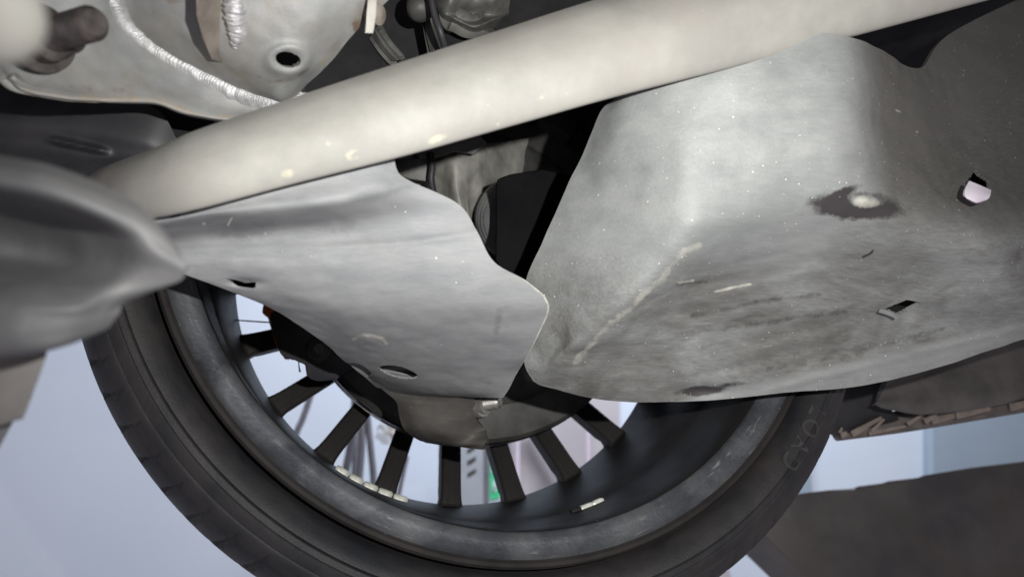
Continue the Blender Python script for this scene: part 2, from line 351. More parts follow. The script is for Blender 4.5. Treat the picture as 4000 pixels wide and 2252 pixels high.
# raised sidewall letters
fc = bpy.data.curves.new('lettering', 'FONT'); fc.body = 'LOAD'; fc.size = 0.0180; fc.extrude = 0.0006; fc.bevel_depth = 0.0003; fc.space_character = 1.3; fc.align_x = 'CENTER'
fo = bpy.data.objects.new('lettering', fc); COL.objects.link(fo); bpy.context.view_layer.update()
tm = bpy.data.meshes.new_from_object(fo.evaluated_get(bpy.context.evaluated_depsgraph_get())); bpy.data.objects.remove(fo)
LTH = 0.5*(wheel_angle(3066, 1790, -0.010)[0]+wheel_angle(3150, 1600, -0.010)[0]); LV = []
for v in tm.vertices:
    x, y, z = v.co; th = LTH-x/0.270; rr = 0.2560+y
    # sidewall surface at this radius
    s = np.interp(rr, [0.2545, 0.2585, 0.2625, 0.2675, 0.273, 0.2785, 0.2820, 0.2835], [-0.0103, -0.0130, -0.0145, -0.0135, -0.0118, -0.0085, -0.0055, -0.003])
    LV.append(wheel_pt(s-z*0.9-0.0001, rr, th))
link('lettering', LV, [tuple(p.vertices) for p in tm.polygons], MT['rubber_worn'], wheel, False)
# rim: inner band and barrel, one lathe with two finishes
rim_prof = [(0.000, 0.2458), (-0.0055, 0.2452), (-0.0074, 0.2436), (-0.0068, 0.2414), (-0.0048, 0.2396), (-0.0026, 0.2360), (-0.0004, 0.2300), (0.0012, 0.2252), (0.0028, 0.2236), (0.0065, 0.2226), (0.016, 0.2222), (0.030, 0.2214), (0.034, 0.2222), (0.062, 0.2198), (0.075, 0.2190), (0.078, 0.2180), (0.110, 0.2148), (0.150, 0.2107), (0.178, 0.2076), (0.188, 0.2066), (0.198, 0.2120), (0.206, 0.222), (0.214, 0.236), (0.219, 0.2400), (0.219, 0.2440), (0.212, 0.2440),
            (0.206, 0.234), (0.180, 0.214), (0.110, 0.222), (0.058, 0.230), (0.046, 0.2365), (0.020, 0.2395)]
rim = lathe('rim', HUB, (0, 1, 0), rim_prof, MT['rim'], wheel, 256, mats=([MT['band']], [1 if 3 < i < 8 else 0 for i in range(len(rim_prof))]), angle=28, closed=True)
# spokes: one mesh, copied round
def spoke_mesh():
    R = [0.215, 0.2105, 0.206, 0.202, 0.197, 0.190, 0.175, 0.155, 0.120, 0.060]
    Wd = [0.029, 0.0240, 0.0203, 0.0188, 0.0182, 0.0179, 0.0178, 0.0177, 0.0176, 0.0170]
    V = []
    for r, w in zip(R, Wd):
        s = 0.172+(0.205-r)*0.36 if r < 0.205 else 0.172+(r-0.205)*0.6
        h = w/2; c = 0.0022; tk = 0.026 if r < 0.2 else 0.022
        sec = [(-h, s+c*1.2), (-h+c, s), (-h*0.35, s-0.0002), (-h*0.30, s+0.0001), (h*0.30, s+0.0001), (h*0.35, s-0.0002), (h-c, s), (h, s+c*1.2), (h-0.002, s+tk), (-h+0.002, s+tk)]
        for a, ss in sec: V.append((r, a, ss))
    k = 10; Fc = []
    for i in range(len(R)-1):
        for j in range(k): Fc.append((i*k+j, i*k+(j+1) % k, (i+1)*k+(j+1) % k, (i+1)*k+j))
    Fc += [tuple(range(k-1, -1, -1)), tuple((len(R)-1)*k+j for j in range(k))]
    return np.array(V), Fc
SVr, SF = spoke_mesh()
ang = [-162.5+16.08*i for i in range(8)]; rest = (360-7*16.08)/15
ang += [ang[7]+rest*(i+1) for i in range(14)]
sp0 = None
for i, a in enumerate(ang):
    if i == 0:
        V = [(r, s, q) for r, q, s in SVr]                       # local: x radial, y axle, z sideways
        me = bpy.data.meshes.new('spoke'); me.from_pydata(V, [], SF); me.materials.append(MT['rim'])
        import bmesh
        bm = bmesh.new(); bm.from_mesh(me); bmesh.ops.recalc_face_normals(bm, faces=bm.faces); bm.to_mesh(me); bm.free()
        me.shade_smooth(); me.set_sharp_from_angle(angle=math.radians(30))
        sp0 = o = bpy.data.objects.new('spoke', me)
    else: o = sp0.copy()
    COL.objects.link(o); o.parent = wheel; o.location = Vector(HUB-ORG[wheel.name]); o.rotation_euler = (0, -math.radians(a), 0)
# stick-on weights: rounded pads bent to the barrel
def weight(px, py, s, r, da, w, h0, col):
    a0, _ = wheel_angle(px, py, s); V = []; n = 9; sec = [(-1, 0), (-0.95, 0.6), (-0.7, 1), (0.7, 1), (0.95, 0.6), (1, 0)]
    for i in range(n):
        t = -1+2*i/(n-1); sh = 1 if abs(t) < 0.98 else 0.86
        for y, h in sec: V.append(wheel_pt(s+y*w*sh, r+0.0006-h*h0*sh, a0+t*da))
    k = len(sec); Fc = [(i*k+j, i*k+j+1, (i+1)*k+j+1, (i+1)*k+j) for i in range(n-1) for j in range(k-1)]
    Fc += [(i*k+k-1, i*k, (i+1)*k, (i+1)*k+k-1) for i in range(n-1)]+[tuple(range(k-1, -1, -1)), tuple((n-1)*k+j for j in range(k))]
    o = link('wheel_weight', V, Fc, col, wheel, True, angle=60)
    bm = bmesh.new(); bm.from_mesh(o.data); bmesh.ops.recalc_face_normals(bm, faces=bm.faces); bm.to_mesh(o.data); bm.free()
wq = ((1346, 1826), (1400, 1856), (1454, 1885), (1509, 1912), (1565, 1937)); wst = abs(wheel_angle(*wq[4], 0.14)[0]-wheel_angle(*wq[0], 0.14)[0])/4
for px, py in wq: weight(px, py, 0.140, 0.2120, wst*0.455, 0.0045, 0.0046, MT['weight'])
weight(2302, 2014, 0.066, 0.2196, 0.0255, 0.0026, 0.003, MT['weight']); weight(2349, 1997, 0.066, 0.2196, 0.0205, 0.0026, 0.003, MT['weight']); weight(2258, 2022, 0.066, 0.2196, 0.018, 0.0030, 0.003, MT['rim'])

# ================================================================ brake: shield, disc edge, caliper
lathe('brake_shield', HUB, (0, 1, 0), [(0.112, 0.0), (0.112, 0.075), (0.120, 0.088), (0.122, 0.118), (0.1245, 0.124), (0.128, 0.128), (0.130, 0.146), (0.133, 0.1545), (0.138, 0.1575), (0.141, 0.157), (0.142, 0.150), (0.20, 0.15), (0.2, 0.0)], MT['disc'], car, 128, angle=25)
lathe('brake_disc', HUB, (0, 1, 0), [(0.1435, 0.10), (0.1435, 0.1575), (0.1450, 0.1590), (0.1500, 0.1590), (0.1505, 0.1535), (0.1555, 0.1535), (0.156, 0.1592), (0.1610, 0.1592), (0.1625, 0.157), (0.1625, 0.10)], MT['groove'], car, 160, angle=25)
cal = pprism('brake_caliper', [(1052, 1225), (1062, 1290), (1086, 1362), (1098, 1386), (1118, 1398), (1145, 1402), (1168, 1415), (1192, 1422), (1196, 1462), (1208, 1478), (1245, 1488), (1318, 1482), (1345, 1450), (1400, 1430), (1420, 1250), (1200, 1150)], 0.545, 0.03, MT['black_plastic'], car, bevel=0.002)
lathe('guide_boot', at(1248, 1362, 0.535), at(1255, 1366, 0.56)-at(1248, 1362, 0.535), [(-0.004, 0.0), (-0.004, 0.004), (-0.001, 0.0045), (0.0, 0.0065), (0.003, 0.007), (0.0035, 0.0085), (0.006, 0.009), (0.007, 0.0102), (0.016, 0.0105), (0.02, 0.008), (0.02, 0)], MT['disc'], cal, 40)
pprism('caliper_cover', [(1022, 1222), (1046, 1238), (1052, 1262), (1060, 1288), (1075, 1340), (1106, 1392), (1112, 1404), (1128, 1404), (1132, 1398), (1140, 1405), (1148, 1406), (1152, 1399), (1250, 1400), (1250, 1180), (1030, 1180)], 0.60, 0.03, MT['orange'], cal, bevel=0.002)
tube('brake_wire', [at(915, 1249, 0.60), at(985, 1254, 0.60), at(1060, 1259, 0.60)], 0.0006, MT['string'], car, 8, 12)
tube('loose_thread', [at(1166, 1405, 0.58), at(1168, 1430, 0.58), at(1172, 1452, 0.58)], [0.0004, 0.0005, 0.0009], MT['bolt'], car, 8, 10)

# ================================================================ left cover plate
pl_rows = [
 [(520, 800, .331), (850, 720, .335), (1100, 650, .341), (1300, 600, .347), (1450, 570, .353), (1545, 548, .360)],
 [(540, 850, .332), (850, 800, .336), (1100, 745, .342), (1300, 700, .348), (1450, 672, .354), (1546, 652, .362)],
 [(560, 890, .335), (850, 845, .338), (1100, 824, .343), (1320, 795, .348), (1480, 745, .356), (1598, 705, .367)],
 [(600, 945, .358), (880, 912, .362), (1100, 894, .366), (1350, 868, .368), (1590, 832, .372), (1788, 795, .378)],
 [(650, 1000, .363), (900, 972, .366), (1150, 966, .370), (1400, 955, .374), (1650, 935, .377), (1862, 900, .383)],
 [(690, 1040, .365), (930, 1035, .368), (1200, 1045, .373), (1450, 1045, .377), (1700, 1035, .380), (1930, 1022, .386)],
 [(720, 1070, .367), (980, 1105, .376), (1250, 1140, .381), (1500, 1150, .384), (1780, 1140, .387), (2060, 1100, .392)],
 [(865, 1125, .378), (1100, 1170, .387), (1330, 1215, .392), (1580, 1228, .395), (1850, 1222, .398), (2146, 1188, .400)],
 [(1050, 1200, .398), (1230, 1255, .408), (1420, 1300, .413), (1640, 1313, .415), (1880, 1305, .416), (2112, 1288, .416)],
 [(1240, 1318, .432), (1380, 1358, .438), (1520, 1388, .440), (1700, 1400, .440), (1880, 1396, .438), (2060, 1388, .436)],
 [(1338, 1402, .462), (1440, 1438, .466), (1560, 1460, .466), (1720, 1474, .464), (1860, 1474, .460), (2022, 1452, .456)],
 [(1392, 1445, .484), (1490, 1490, .487), (1610, 1522, .486), (1740, 1535, .483), (1860, 1530, .476), (1990, 1515, .470)],
 [(1470, 1510, .498), (1540, 1528, .499), (1640, 1543, .498), (1765, 1549, .494), (1870, 1551, .486), (1964, 1553, .478)]]
def pl_relief(x, y):
    yr = np.interp(x, [560, 850, 1100, 1350, 1500, 1620, 1800], [892, 846, 828, 800, 762, 716, 640])
    z = 0.0022/(1+np.exp(-np.clip((y-yr)/7, -30, 30)))*np.exp(-np.clip((y-yr)/150, 0, 20)**2)
    yc = np.interp(x, [560, 900, 1150, 1400, 1650, 1880], [985, 968, 966, 958, 940, 905]); z += 0.0008*np.exp(-((y-yc)/16)**2)
    z += 0.004*np.exp(-((x-960)/60)**2-((y-1104)/14)**2)
    z += -0.0012*np.exp(-(((x-1450)/45)**2+((y-1325)/18)**2))
    return z
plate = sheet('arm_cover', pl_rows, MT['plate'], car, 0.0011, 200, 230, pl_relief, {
    'band_shade': lambda x, y: 0.38*stroke(x, y, [(560, 930), (880, 895), (1100, 880), (1350, 850), (1600, 790)], 62)*(0.75+0.25*(np.abs(x-940) < 130)),  # shade of the upper band put into the colour, with a stained patch
    'grime': lambda x, y: 0.0*x, 'brown': lambda x, y: 0.9*np.clip((y-1395-0.22*np.clip(x-1350, 0, 420)-0.25*np.clip(x-1770, 0, 300))/110, 0, 1),
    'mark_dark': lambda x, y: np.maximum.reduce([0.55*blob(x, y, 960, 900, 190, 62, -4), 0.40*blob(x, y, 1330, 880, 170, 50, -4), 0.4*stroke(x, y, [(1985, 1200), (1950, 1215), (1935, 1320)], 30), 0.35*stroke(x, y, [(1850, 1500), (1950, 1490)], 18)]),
    'mark_light': lambda x, y: np.maximum.reduce([0.45*stroke(x, y, [(1380, 1320), (1420, 1305), (1490, 1320), (1510, 1340)], 14), 0.8*stroke(x, y, [(905, 850), (890, 880)], 6), 0.6*blob(x, y, 797, 875, 10, 9), 0.7*stroke(x, y, [(2010, 1060), (2060, 1100), (2125, 1155), (2143, 1190), (2138, 1230), (2065, 1385), (2020, 1460)], 5)])},
    0.00045, 55, label='dull grey metal arm cover with cut outs in front of the wheel', holes=[
            [(875, 1088), (925, 1094), (958, 1105), (998, 1102), (1000, 1118), (985, 1131), (950, 1127), (915, 1108)],
            ell(1557, 1452, 76, 21, 13), ell(1402, 1443, 52, 19, 22),
            [(664, 843), (700, 834), (704, 843), (668, 852)], [(740, 818), (765, 813), (768, 822), (744, 827)]])
# web and tongue below it
web = sheet('arm_web', [
 [(1330, 1392, .472), (1500, 1400, .472), (1700, 1420, .474), (1860, 1440, .474)],
 [(1420, 1468, .488), (1560, 1480, .488), (1720, 1490, .488), (1858, 1500, .486)],
 [(1500, 1526, .5005), (1620, 1540, .5000), (1750, 1548, .4985), (1856, 1550, .5000)],
 [(1547, 1568, .505), (1640, 1582, .502), (1760, 1590, .502), (1856, 1590, .506)],
 [(1556, 1610, .510), (1640, 1630, .503), (1765, 1640, .504), (1862, 1640, .512)],
 [(1575, 1670, .513), (1650, 1680, .506), (1770, 1690, .507), (1895, 1672, .520)],
 [(1618, 1706, .520), (1680, 1715, .514), (1790, 1718, .512), (1903, 1690, .516)],
 [(1655, 1724, .530), (1720, 1733, .524), (1800, 1740, .515), (1900, 1722, .508)],
 [(1662, 1728, .536), (1730, 1738, .531), (1800, 1746, .522), (1880, 1755, .510)]], MT['plate'], car, 0.004, 90, 80, None, {'grime': lambda x, y: 0*x+0.6, 'band_shade': lambda x, y: 0*x, 'brown': lambda x, y: np.clip((y-1430)/125, 0.3, 1)}, 0.0006, 60,
 label='brown dusted tab hanging below the grey cover')
sheet('arm_rib', [[(1470, 1443, .481), (1557, 1457, .479), (1650, 1476, .479)], [(1470, 1470, .4855), (1557, 1485, .4845), (1650, 1500, .4845)]], MT['plate'], web, 0.001, 10, 30)
# bolt in the slot under the cover
def ax(p, q): return at(*q)-at(*p)
b0, b1 = (1868, 1580, .512), (1962, 1566, .500)
bolt = lathe('cover_bolt', at(*b0), ax(b0, b1), [(0, 0), (0, 0.0072), (0.007, 0.0072), (0.0072, 0.0048)]+[(0.0073+0.0006*i, 0.0050 if i % 2 else 0.0043) for i in range(19)]+[(0.0195, 0.003), (0.0195, 0)], MT['bolt'], car, 6*6, angle=30)
lathe('cover_nut', at(1866, 1604, .515), ax((1866, 1604, .515), (1890, 1599, .508)), [(0, 0), (0, 0.005), (0.004, 0.0058), (0.008, 0.005), (0.008, 0)], MT['bolt'], bolt, 24)

# ================================================================ right underbody tray
tr_rows = [
 [(2402, 385, .420), (2480, 320, .404), (2640, 240, .393), (2850, 170, .388), (3050, 120, .388), (3300, 141, .392), (3430, 188, .420), (3592, 266, .465), (3730, 120, .505), (4300, -150, .60)],
 [(2345, 440, .424), (2450, 420, .405), (2640, 385, .392), (2850, 340, .386), (3050, 300, .386), (3300, 300, .390), (3450, 330, .422), (3610, 380, .460), (3760, 330, .495), (4300, 150, .58)],
 [(2270, 610, .430), (2420, 600, .407), (2640, 580, .391), (2850, 550, .387), (3060, 530, .387), (3310, 520, .392), (3480, 540, .424), (3640, 570, .454), (3800, 560, .485), (4300, 450, .56)],
 [(2192, 780, .437), (2370, 770, .416), (2640, 760, .392), (2850, 740, .390), (3060, 720, .391), (3310, 710, .396), (3500, 720, .418), (3680, 740, .442), (3850, 740, .470), (4300, 680, .545)],
 [(2118, 945, .441), (2320, 940, .420), (2640, 905, .394), (2850, 865, .395), (3070, 840, .398), (3320, 830, .404), (3520, 840, .416), (3720, 850, .434), (3900, 850, .457), (4300, 820, .53)],
 [(2058, 1085, .446), (2260, 1085, .427), (2580, 1035, .402), (2830, 985, .414), (3080, 960, .420), (3340, 950, .425), (3540, 950, .428), (3750, 950, .436), (3930, 950, .450), (4300, 930, .52)],
 [(2045, 1220, .451), (2210, 1220, .435), (2450, 1180, .414), (2780, 1110, .436), (3080, 1090, .444), (3350, 1070, .446), (3560, 1060, .448), (3780, 1060, .452), (3950, 1060, .460), (4300, 1030, .51)],
 [(2045, 1340, .458), (2170, 1335, .445), (2350, 1295, .429), (2740, 1240, .454), (3080, 1220, .462), (3360, 1190, .464), (3580, 1170, .465), (3800, 1160, .467), (3970, 1150, .472), (4300, 1120, .505)],
 [(2050, 1430, .464), (2130, 1430, .456), (2260, 1400, .447), (2710, 1370, .470), (3080, 1350, .478), (3360, 1310, .479), (3600, 1270, .480), (3810, 1240, .481), (3980, 1220, .484), (4300, 1180, .505)],
 [(2085, 1490, .470), (2140, 1512, .472), (2390, 1564, .480), (2720, 1566, .488), (3080, 1532, .490), (3300, 1515, .492), (3480, 1482, .493), (3730, 1415, .494), (3935, 1345, .496), (4300, 1230, .51)]]
def tr_relief(x, y):
    z = 0.0035*np.exp(-((x-3395)/115)**2-((y-790)/42)**2) - 0.0042*np.exp(-((x-3385)/52)**2-((y-788)/24)**2)
    z += 0.0016*np.exp(-((x-3330)/60)**2-((y-1010)/20)**2)
    for cx, cy, rx, ry, h in ((2900, 1130, 140, 22, -.0016), (2700, 1120, 90, 16, .0015), (3040, 1350, 180, 22, -.0018), (2960, 1250, 220, 26, .0014), (3160, 1230, 160, 30, -.001), (3300, 1380, 260, 20, .0018),
                              (2620, 1230, 120, 22, .0012), (3180, 1060, 110, 24, -.0012), (3430, 1110, 90, 26, .0012), (3000, 1003, 160, 18, .001), (2850, 1440, 200, 16, .0012)):
        z += h*np.exp(-((x-cx)/rx)**2-((y-cy+0.22*(x-cx))/ry)**2)
    z += 0.0045*np.exp(-((x-2730)/110)**2-((y-1525)/24)**2)
    z += -0.0010*np.exp(-((y-(1500-0.245*(x-3100)))/12)**2)*(x > 3000)
    return z
tray = sheet('underbody_tray', tr_rows, MT['tray'], car, 0.0025, 200, 340, tr_relief, {
    'grime': lambda x, y: np.clip((1500-0.235*(x-3000)-y)/25, 0.12, 1)*np.clip((y-(905-0.0*(x))+0.9*np.maximum(0, x-3150)-0.75*np.maximum(0, 2700-x)*(-1)*0+0.55*np.minimum(0, x-2700)*(-1)*0)/260, 0.10, 1),
    'band_shade': lambda x, y: 0.0*x,
    'brown': lambda x, y: 0.95*np.clip((x-3300-0.10*(y-300))/150, 0, 1)*np.clip((1080-y)/330, 0, 1),  # dimming towards the right put into the colour, together with brown dirt
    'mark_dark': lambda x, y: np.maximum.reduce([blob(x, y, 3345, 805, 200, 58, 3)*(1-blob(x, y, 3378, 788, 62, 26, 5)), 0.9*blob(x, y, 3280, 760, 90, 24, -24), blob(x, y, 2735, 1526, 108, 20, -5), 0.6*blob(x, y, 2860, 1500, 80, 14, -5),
                                                  0.85*stroke(x, y, [(3370, 1002), (3400, 990), (3410, 978)], 7), 0.4*stroke(x, y, [(2800, 1290), (3050, 1250), (3300, 1215)], 26), 0.4*stroke(x, y, [(2700, 1235), (2950, 1180), (3200, 1150)], 20), 0.38*stroke(x, y, [(3000, 1440), (3300, 1390), (3700, 1280)], 24), 0.38*stroke(x, y, [(2640, 1110), (2760, 1100)], 16)]),
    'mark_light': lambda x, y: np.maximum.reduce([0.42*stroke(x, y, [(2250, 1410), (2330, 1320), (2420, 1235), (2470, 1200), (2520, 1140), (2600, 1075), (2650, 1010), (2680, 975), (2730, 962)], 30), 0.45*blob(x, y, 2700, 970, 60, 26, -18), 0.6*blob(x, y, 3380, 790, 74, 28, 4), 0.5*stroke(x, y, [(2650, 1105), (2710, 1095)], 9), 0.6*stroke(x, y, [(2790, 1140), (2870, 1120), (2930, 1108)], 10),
                                                   0.5*blob(x, y, 3540, 900, 14, 5, -30), 0.4*blob(x, y, 2998, 1352, 46, 9, -8), 0.6*blob(x, y, 3508, 434, 18, 9, 30), 0.6*blob(x, y, 3580, 514, 10, 7, 30), 0.45*stroke(x, y, [(3228, 265), (3236, 305)], 6)])},
    0.0007, 40, label='large dusty grey underbody tray with stained and dented bottom', holes=[
           [(3806, 655), (3830, 682), (3868, 705), (3866, 765), (3830, 790), (3790, 782), (3770, 760), (3772, 712), (3790, 690)],
           [(3450, 1208), (3544, 1170), (3602, 1184), (3512, 1230)]])
tab = sheet('tray_tab', [[(3786, 706, .432), (3826, 722, .432), (3872, 742, .436)], [(3770, 740, .428), (3820, 756, .428), (3868, 764, .432)], [(3772, 770, .427), (3815, 786, .427), (3858, 778, .431)], [(3795, 788, .429), (3815, 794, .429), (3838, 788, .431)]],
            make_mat('pale_lilac_plastic', (0.60, 0.55, 0.62), (0.66, 0.6, 0.68), 40, 0.4), tray, 0.0015, 24, 24)
sheet('tray_lip', [[(3438, 1206, .462), (3475, 1214, .463), (3510, 1230, .465)], [(3434, 1215, .460), (3472, 1227, .461), (3506, 1241, .462)]], MT['tray'], tray, 0.001, 8, 14)
# small bracket foot seen in the gap
pprism('gap_bracket', [(2030, 1430), (2060, 1420), (2130, 1480), (2090, 1488), (2068, 1490), (2050, 1475)], 0.53, 0.01, MT['disc'], car, bevel=0.001)

# ================================================================ the pale bar across the picture
def bar_mesh():
    xs = [(180, 840, .42, 80), (400, 768, .345, 112), (668, 694, .312, 142), (1087, 568, .320, 158), (1553, 432, .333, 175), (2019, 291, .349, 185), (2392, 180, .362, 192), (3107, -16, .386, 208), (3837, -222, .408, 218), (4400, -380, .425, 225)]
    C = cr(np.array(xs, float), 150); sec = [(-1.0, 0.03), (-0.985, -0.05), (-0.93, -0.12), (-0.80, -0.19), (-0.60, -0.24), (-0.35, -0.25), (-0.1, -0.22), (0.15, -0.13), (0.36, 0.01), (0.55, 0.19), (0.73, 0.42), (0.86, 0.66), (0.95, 0.88), (0.99, 1.02), (0.9, 1.08), (0.0, 1.1), (-0.75, 0.75), (-0.94, 0.28)]
    sec = cr(np.array(sec+sec[:1]), 73)[:-1]
    P = np.array([at(a, b, c) for a, b, c, _ in C]); T = np.gradient(P, axis=0); T /= np.linalg.norm(T, axis=1, keepdims=True)
    V = []; ml = []
    for i in range(len(C)):
        hw = C[i, 3]/F*C[i, 2]*(1.0 if i > 12 else 0.55+0.45*(i/12)**0.5)
        vw = (P[i]-CAM)/np.linalg.norm(P[i]-CAM); A = np.cross(T[i], vw); A /= np.linalg.norm(A)
        if A[2] < 0: A = -A
        D = np.cross(A, T[i]); D = D if np.dot(D, vw) > 0 else -D
        for a, w in sec:
            q = P[i]+A*a*hw+D*w*hw; q = q+D*0.00035*noise.noise(Vector(q*45)); V.append(q)
    k = len(sec); m = len(C)
    Fc = [(i*k+j, i*k+(j+1) % k, (i+1)*k+(j+1) % k, (i+1)*k+j) for i in range(m-1) for j in range(k)]+[tuple(range(k-1, -1, -1)), tuple((m-1)*k+j for j in range(k))]
    V = np.array(V); q = (V-CAM) @ M3; X, Y = CX+F*q[:, 0]/q[:, 2], CY-F*q[:, 1]/q[:, 2]
    ml = np.maximum.reduce([0.8*blob(X, Y, 1385, 602, 46, 26, -8)*(1-0.8*blob(X, Y, 1385, 604, 14, 8)), 0.8*blob(X, Y, 1130, 680, 38, 26, -8), 0.7*blob(X, Y, 1700, 545, 56, 24, -25), 0.6*blob(X, Y, 1200, 625, 34, 15, 10), 0.55*blob(X, Y, 1930, 485, 28, 14), 0.5*blob(X, Y, 1870, 390, 36, 16, -35), 0.6*blob(X, Y, 2110, 382, 26, 14, -20), 0.55*blob(X, Y, 2210, 365, 22, 14), 0.5*blob(X, Y, 1280, 560, 34, 18), 0.5*blob(X, Y, 1520, 590, 14, 9), 0.4*blob(X, Y, 2080, 265, 22, 14)])
    return V, Fc, ml*0.72
V, Fc, ml = bar_mesh()
bar = link('cross_bar', V, Fc, MT['bar'], car, True, {'mark_light': ml, 'mark_dark': ml*0}, None, 60, label='long pale cross bar running diagonally above the covers')
bm = bmesh.new(); bm.from_mesh(bar.data); bmesh.ops.recalc_face_normals(bm, faces=bm.faces); bm.to_mesh(bar.data); bm.free()

# ================================================================ near grey arm on the left edge
lump = sheet('near_arm', [
 [(-300, 540, .205), (0, 606, .205), (180, 640, .205), (380, 712, .208), (560, 812, .212), (682, 945, .217)],
 [(-300, 600, .196), (0, 660, .196), (180, 694, .196), (380, 764, .200), (562, 858, .207), (706, 985, .214)],
 [(-300, 680, .196), (0, 735, .196), (180, 772, .196), (375, 838, .199), (560, 912, .206), (718, 1022, .213)],
 [(-300, 790, .220), (0, 825, .220), (180, 865, .219), (365, 912, .215), (555, 968, .207), (723, 1052, .213)],
 [(-300, 960, .234), (0, 985, .233), (170, 1010, .230), (355, 1040, .220), (545, 1045, .211), (720, 1078, .214)],
 [(-300, 1070, .208), (0, 1085, .207), (160, 1105, .205), (335, 1130, .206), (505, 1112, .211), (690, 1102, .215)],
 [(-300, 1150, .197), (0, 1160, .196), (150, 1185, .196), (312, 1195, .200), (425, 1172, .208), (575, 1144, .216)],
 [(-300, 1230, .194), (0, 1235, .193), (140, 1240, .195), (290, 1240, .200), (400, 1215, .208), (488, 1184, .216)],
 [(-300, 1330, .193), (0, 1320, .193), (130, 1312, .195), (270, 1290, .200), (370, 1262, .207), (462, 1232, .215)],
 [(-300, 1410, .197), (0, 1386, .197), (150, 1368, .198), (260, 1342, .202), (350, 1310, .209), (432, 1276, .216)],
 [(-300, 1425, .208), (0, 1400, .208), (150, 1380, .208), (260, 1352, .211), (350, 1318, .215), (428, 1284, .220)]], MT['lump'], car, 0.004, 90, 90, None, None, 0.0003, 40, label='blurred grey trailing arm at the left edge')
brk = pprism('arm_bracket', [(-80, 1360), (190, 1340), (182, 1390), (92, 1635), (70, 1640), (-80, 1690)], 0.225, 0.02, make_mat('taupe_steel', (0.135, 0.128, 0.122), (0.18, 0.17, 0.162), 40, 0.5, 0.1), car, bevel=0.0015, label='taupe bracket hanging under the near arm')
pprism('bracket_foot', [(-80, 1640), (62, 1612), (50, 1650), (-10, 1760), (-80, 1800)], 0.24, 0.01, MT['lump'], brk, bevel=0.001)

# ================================================================ welded arm at the top left
fl = sheet('welded_arm', [
 [(-140, -100, .315), (120, -110, .322), (300, -120, .330), (420, -60, .340), (480, 78, .352), (590, 178, .362), (770, 280, .372), (950, 366, .381), (1108, 402, .388)],
 [(-80, 140, .312), (60, 160, .318), (200, 170, .326), (330, 185, .335), (450, 228, .347), (600, 308, .358), (760, 378, .368), (900, 420, .378), (1080, 434, .386)],
 [(-10, 240, .310), (60, 285, .315), (200, 306, .323), (350, 328, .333), (500, 348, .344), (620, 370, .354), (740, 418, .364), (880, 454, .374), (1060, 456, .384)],
 [(32, 305, .309), (96, 352, .314), (245, 380, .322), (378, 390, .332), (500, 396, .342), (610, 403, .352), (730, 444, .363), (860, 468, .373), (1040, 470, .383)],
 [(36, 312, .314), (100, 362, .319), (250, 388, .327), (380, 398, .337), (500, 404, .347), (610, 411, .357), (730, 452, .368), (860, 476, .378), (1040, 478, .388)]], MT['arm'], car, 0.004, 60, 90, None,
 {'mark_light': lambda x, y: 0.42*stroke(x, y, [(100, 352), (250, 380), (380, 386), (520, 386), (640, 396), (740, 440), (900, 462)], 26), 'mark_dark': lambda x, y: 0.32*stroke(x, y, [(150, 330), (330, 345), (480, 355)], 24)}, 0.0006, 60, label='galvanised arm with thick weld bead at top left')
ub = sheet('arm_shell', [
 [(370, -120, .345), (600, -130, .338), (800, -130, .335), (1000, -130, .336), (1250, -120, .345), (1590, -100, .372)],
 [(430, -10, .348), (640, -10, .341), (820, -10, .338), (1020, -10, .339), (1250, -5, .348), (1520, 0, .374)],
 [(485, 88, .355), (660, 85, .346), (830, 78, .342), (1020, 78, .343), (1230, 88, .352), (1412, 98, .375)],
 [(588, 182, .364), (720, 178, .354), (860, 170, .349), (1030, 170, .349), (1190, 180, .357), (1332, 195, .378)],
 [(760, 283, .374), (850, 280, .366), (950, 275, .360), (1060, 270, .358), (1160, 275, .364), (1248, 285, .381)],
 [(950, 368, .383), (1000, 370, .379), (1040, 373, .376), (1080, 376, .375), (1120, 373, .378), (1168, 362, .386)],
 [(1070, 402, .389), (1085, 405, .388), (1100, 408, .387), (1115, 408, .387), (1125, 405, .388), (1140, 400, .390)]], MT['arm'], fl, 0.004, 90, 90,
 lambda x, y: -0.0022*np.exp(-((np.hypot((x-1128)/72, (y-236)/52)-1)/0.35)**2),
 {'mark_dark': lambda x, y: np.maximum.reduce([0.8*blob(x, y, 1395, 105, 26, 34), 0.5*blob(x, y, 600, 50, 16, 12), 0.45*blob(x, y, 690, 5, 60, 16), 0.4*stroke(x, y, [(1010, 300), (1060, 320), (1150, 310), (1200, 270)], 16)]), 'mark_light': lambda x, y: np.maximum.reduce([0.5*blob(x, y, 1272, 118, 10, 9), 0.4*stroke(x, y, [(1200, 310), (1260, 240), (1330, 170)], 16)])}, 0.0006, 60, holes=[ell(1126, 233, 50, 31, 12)])
wl = [(408, -70, .341), (440, 5, .345), (480, 82, .352), (535, 140, .3575), (600, 190, .3625), (690, 242, .3675), (790, 296, .3725), (880, 340, .377), (960, 374, .3815), (1040, 396, .3855), (1100, 402, .387), (1150, 385, .388), (1185, 355, .389)]
Wp = [at(x, y, d+0.0020) for x, y, d in wl]
tube('weld_bead', Wp, [.0060, .0060, .0058, .0056, .0055, .0055, .0058, .0062, .0068, .0074, .0070, .0056, .0030], MT['weld'], fl, 20, 640,
     radfn=lambda t, th: 0.88+0.045*abs(math.sin(t*300+1.6*math.sin(t*37)))+0.15*noise.noise(Vector((t*34, math.cos(th)*1.2, math.sin(th)*1.2))), shift=lambda i, th: 0.0016*math.cos(2*th+0.6))
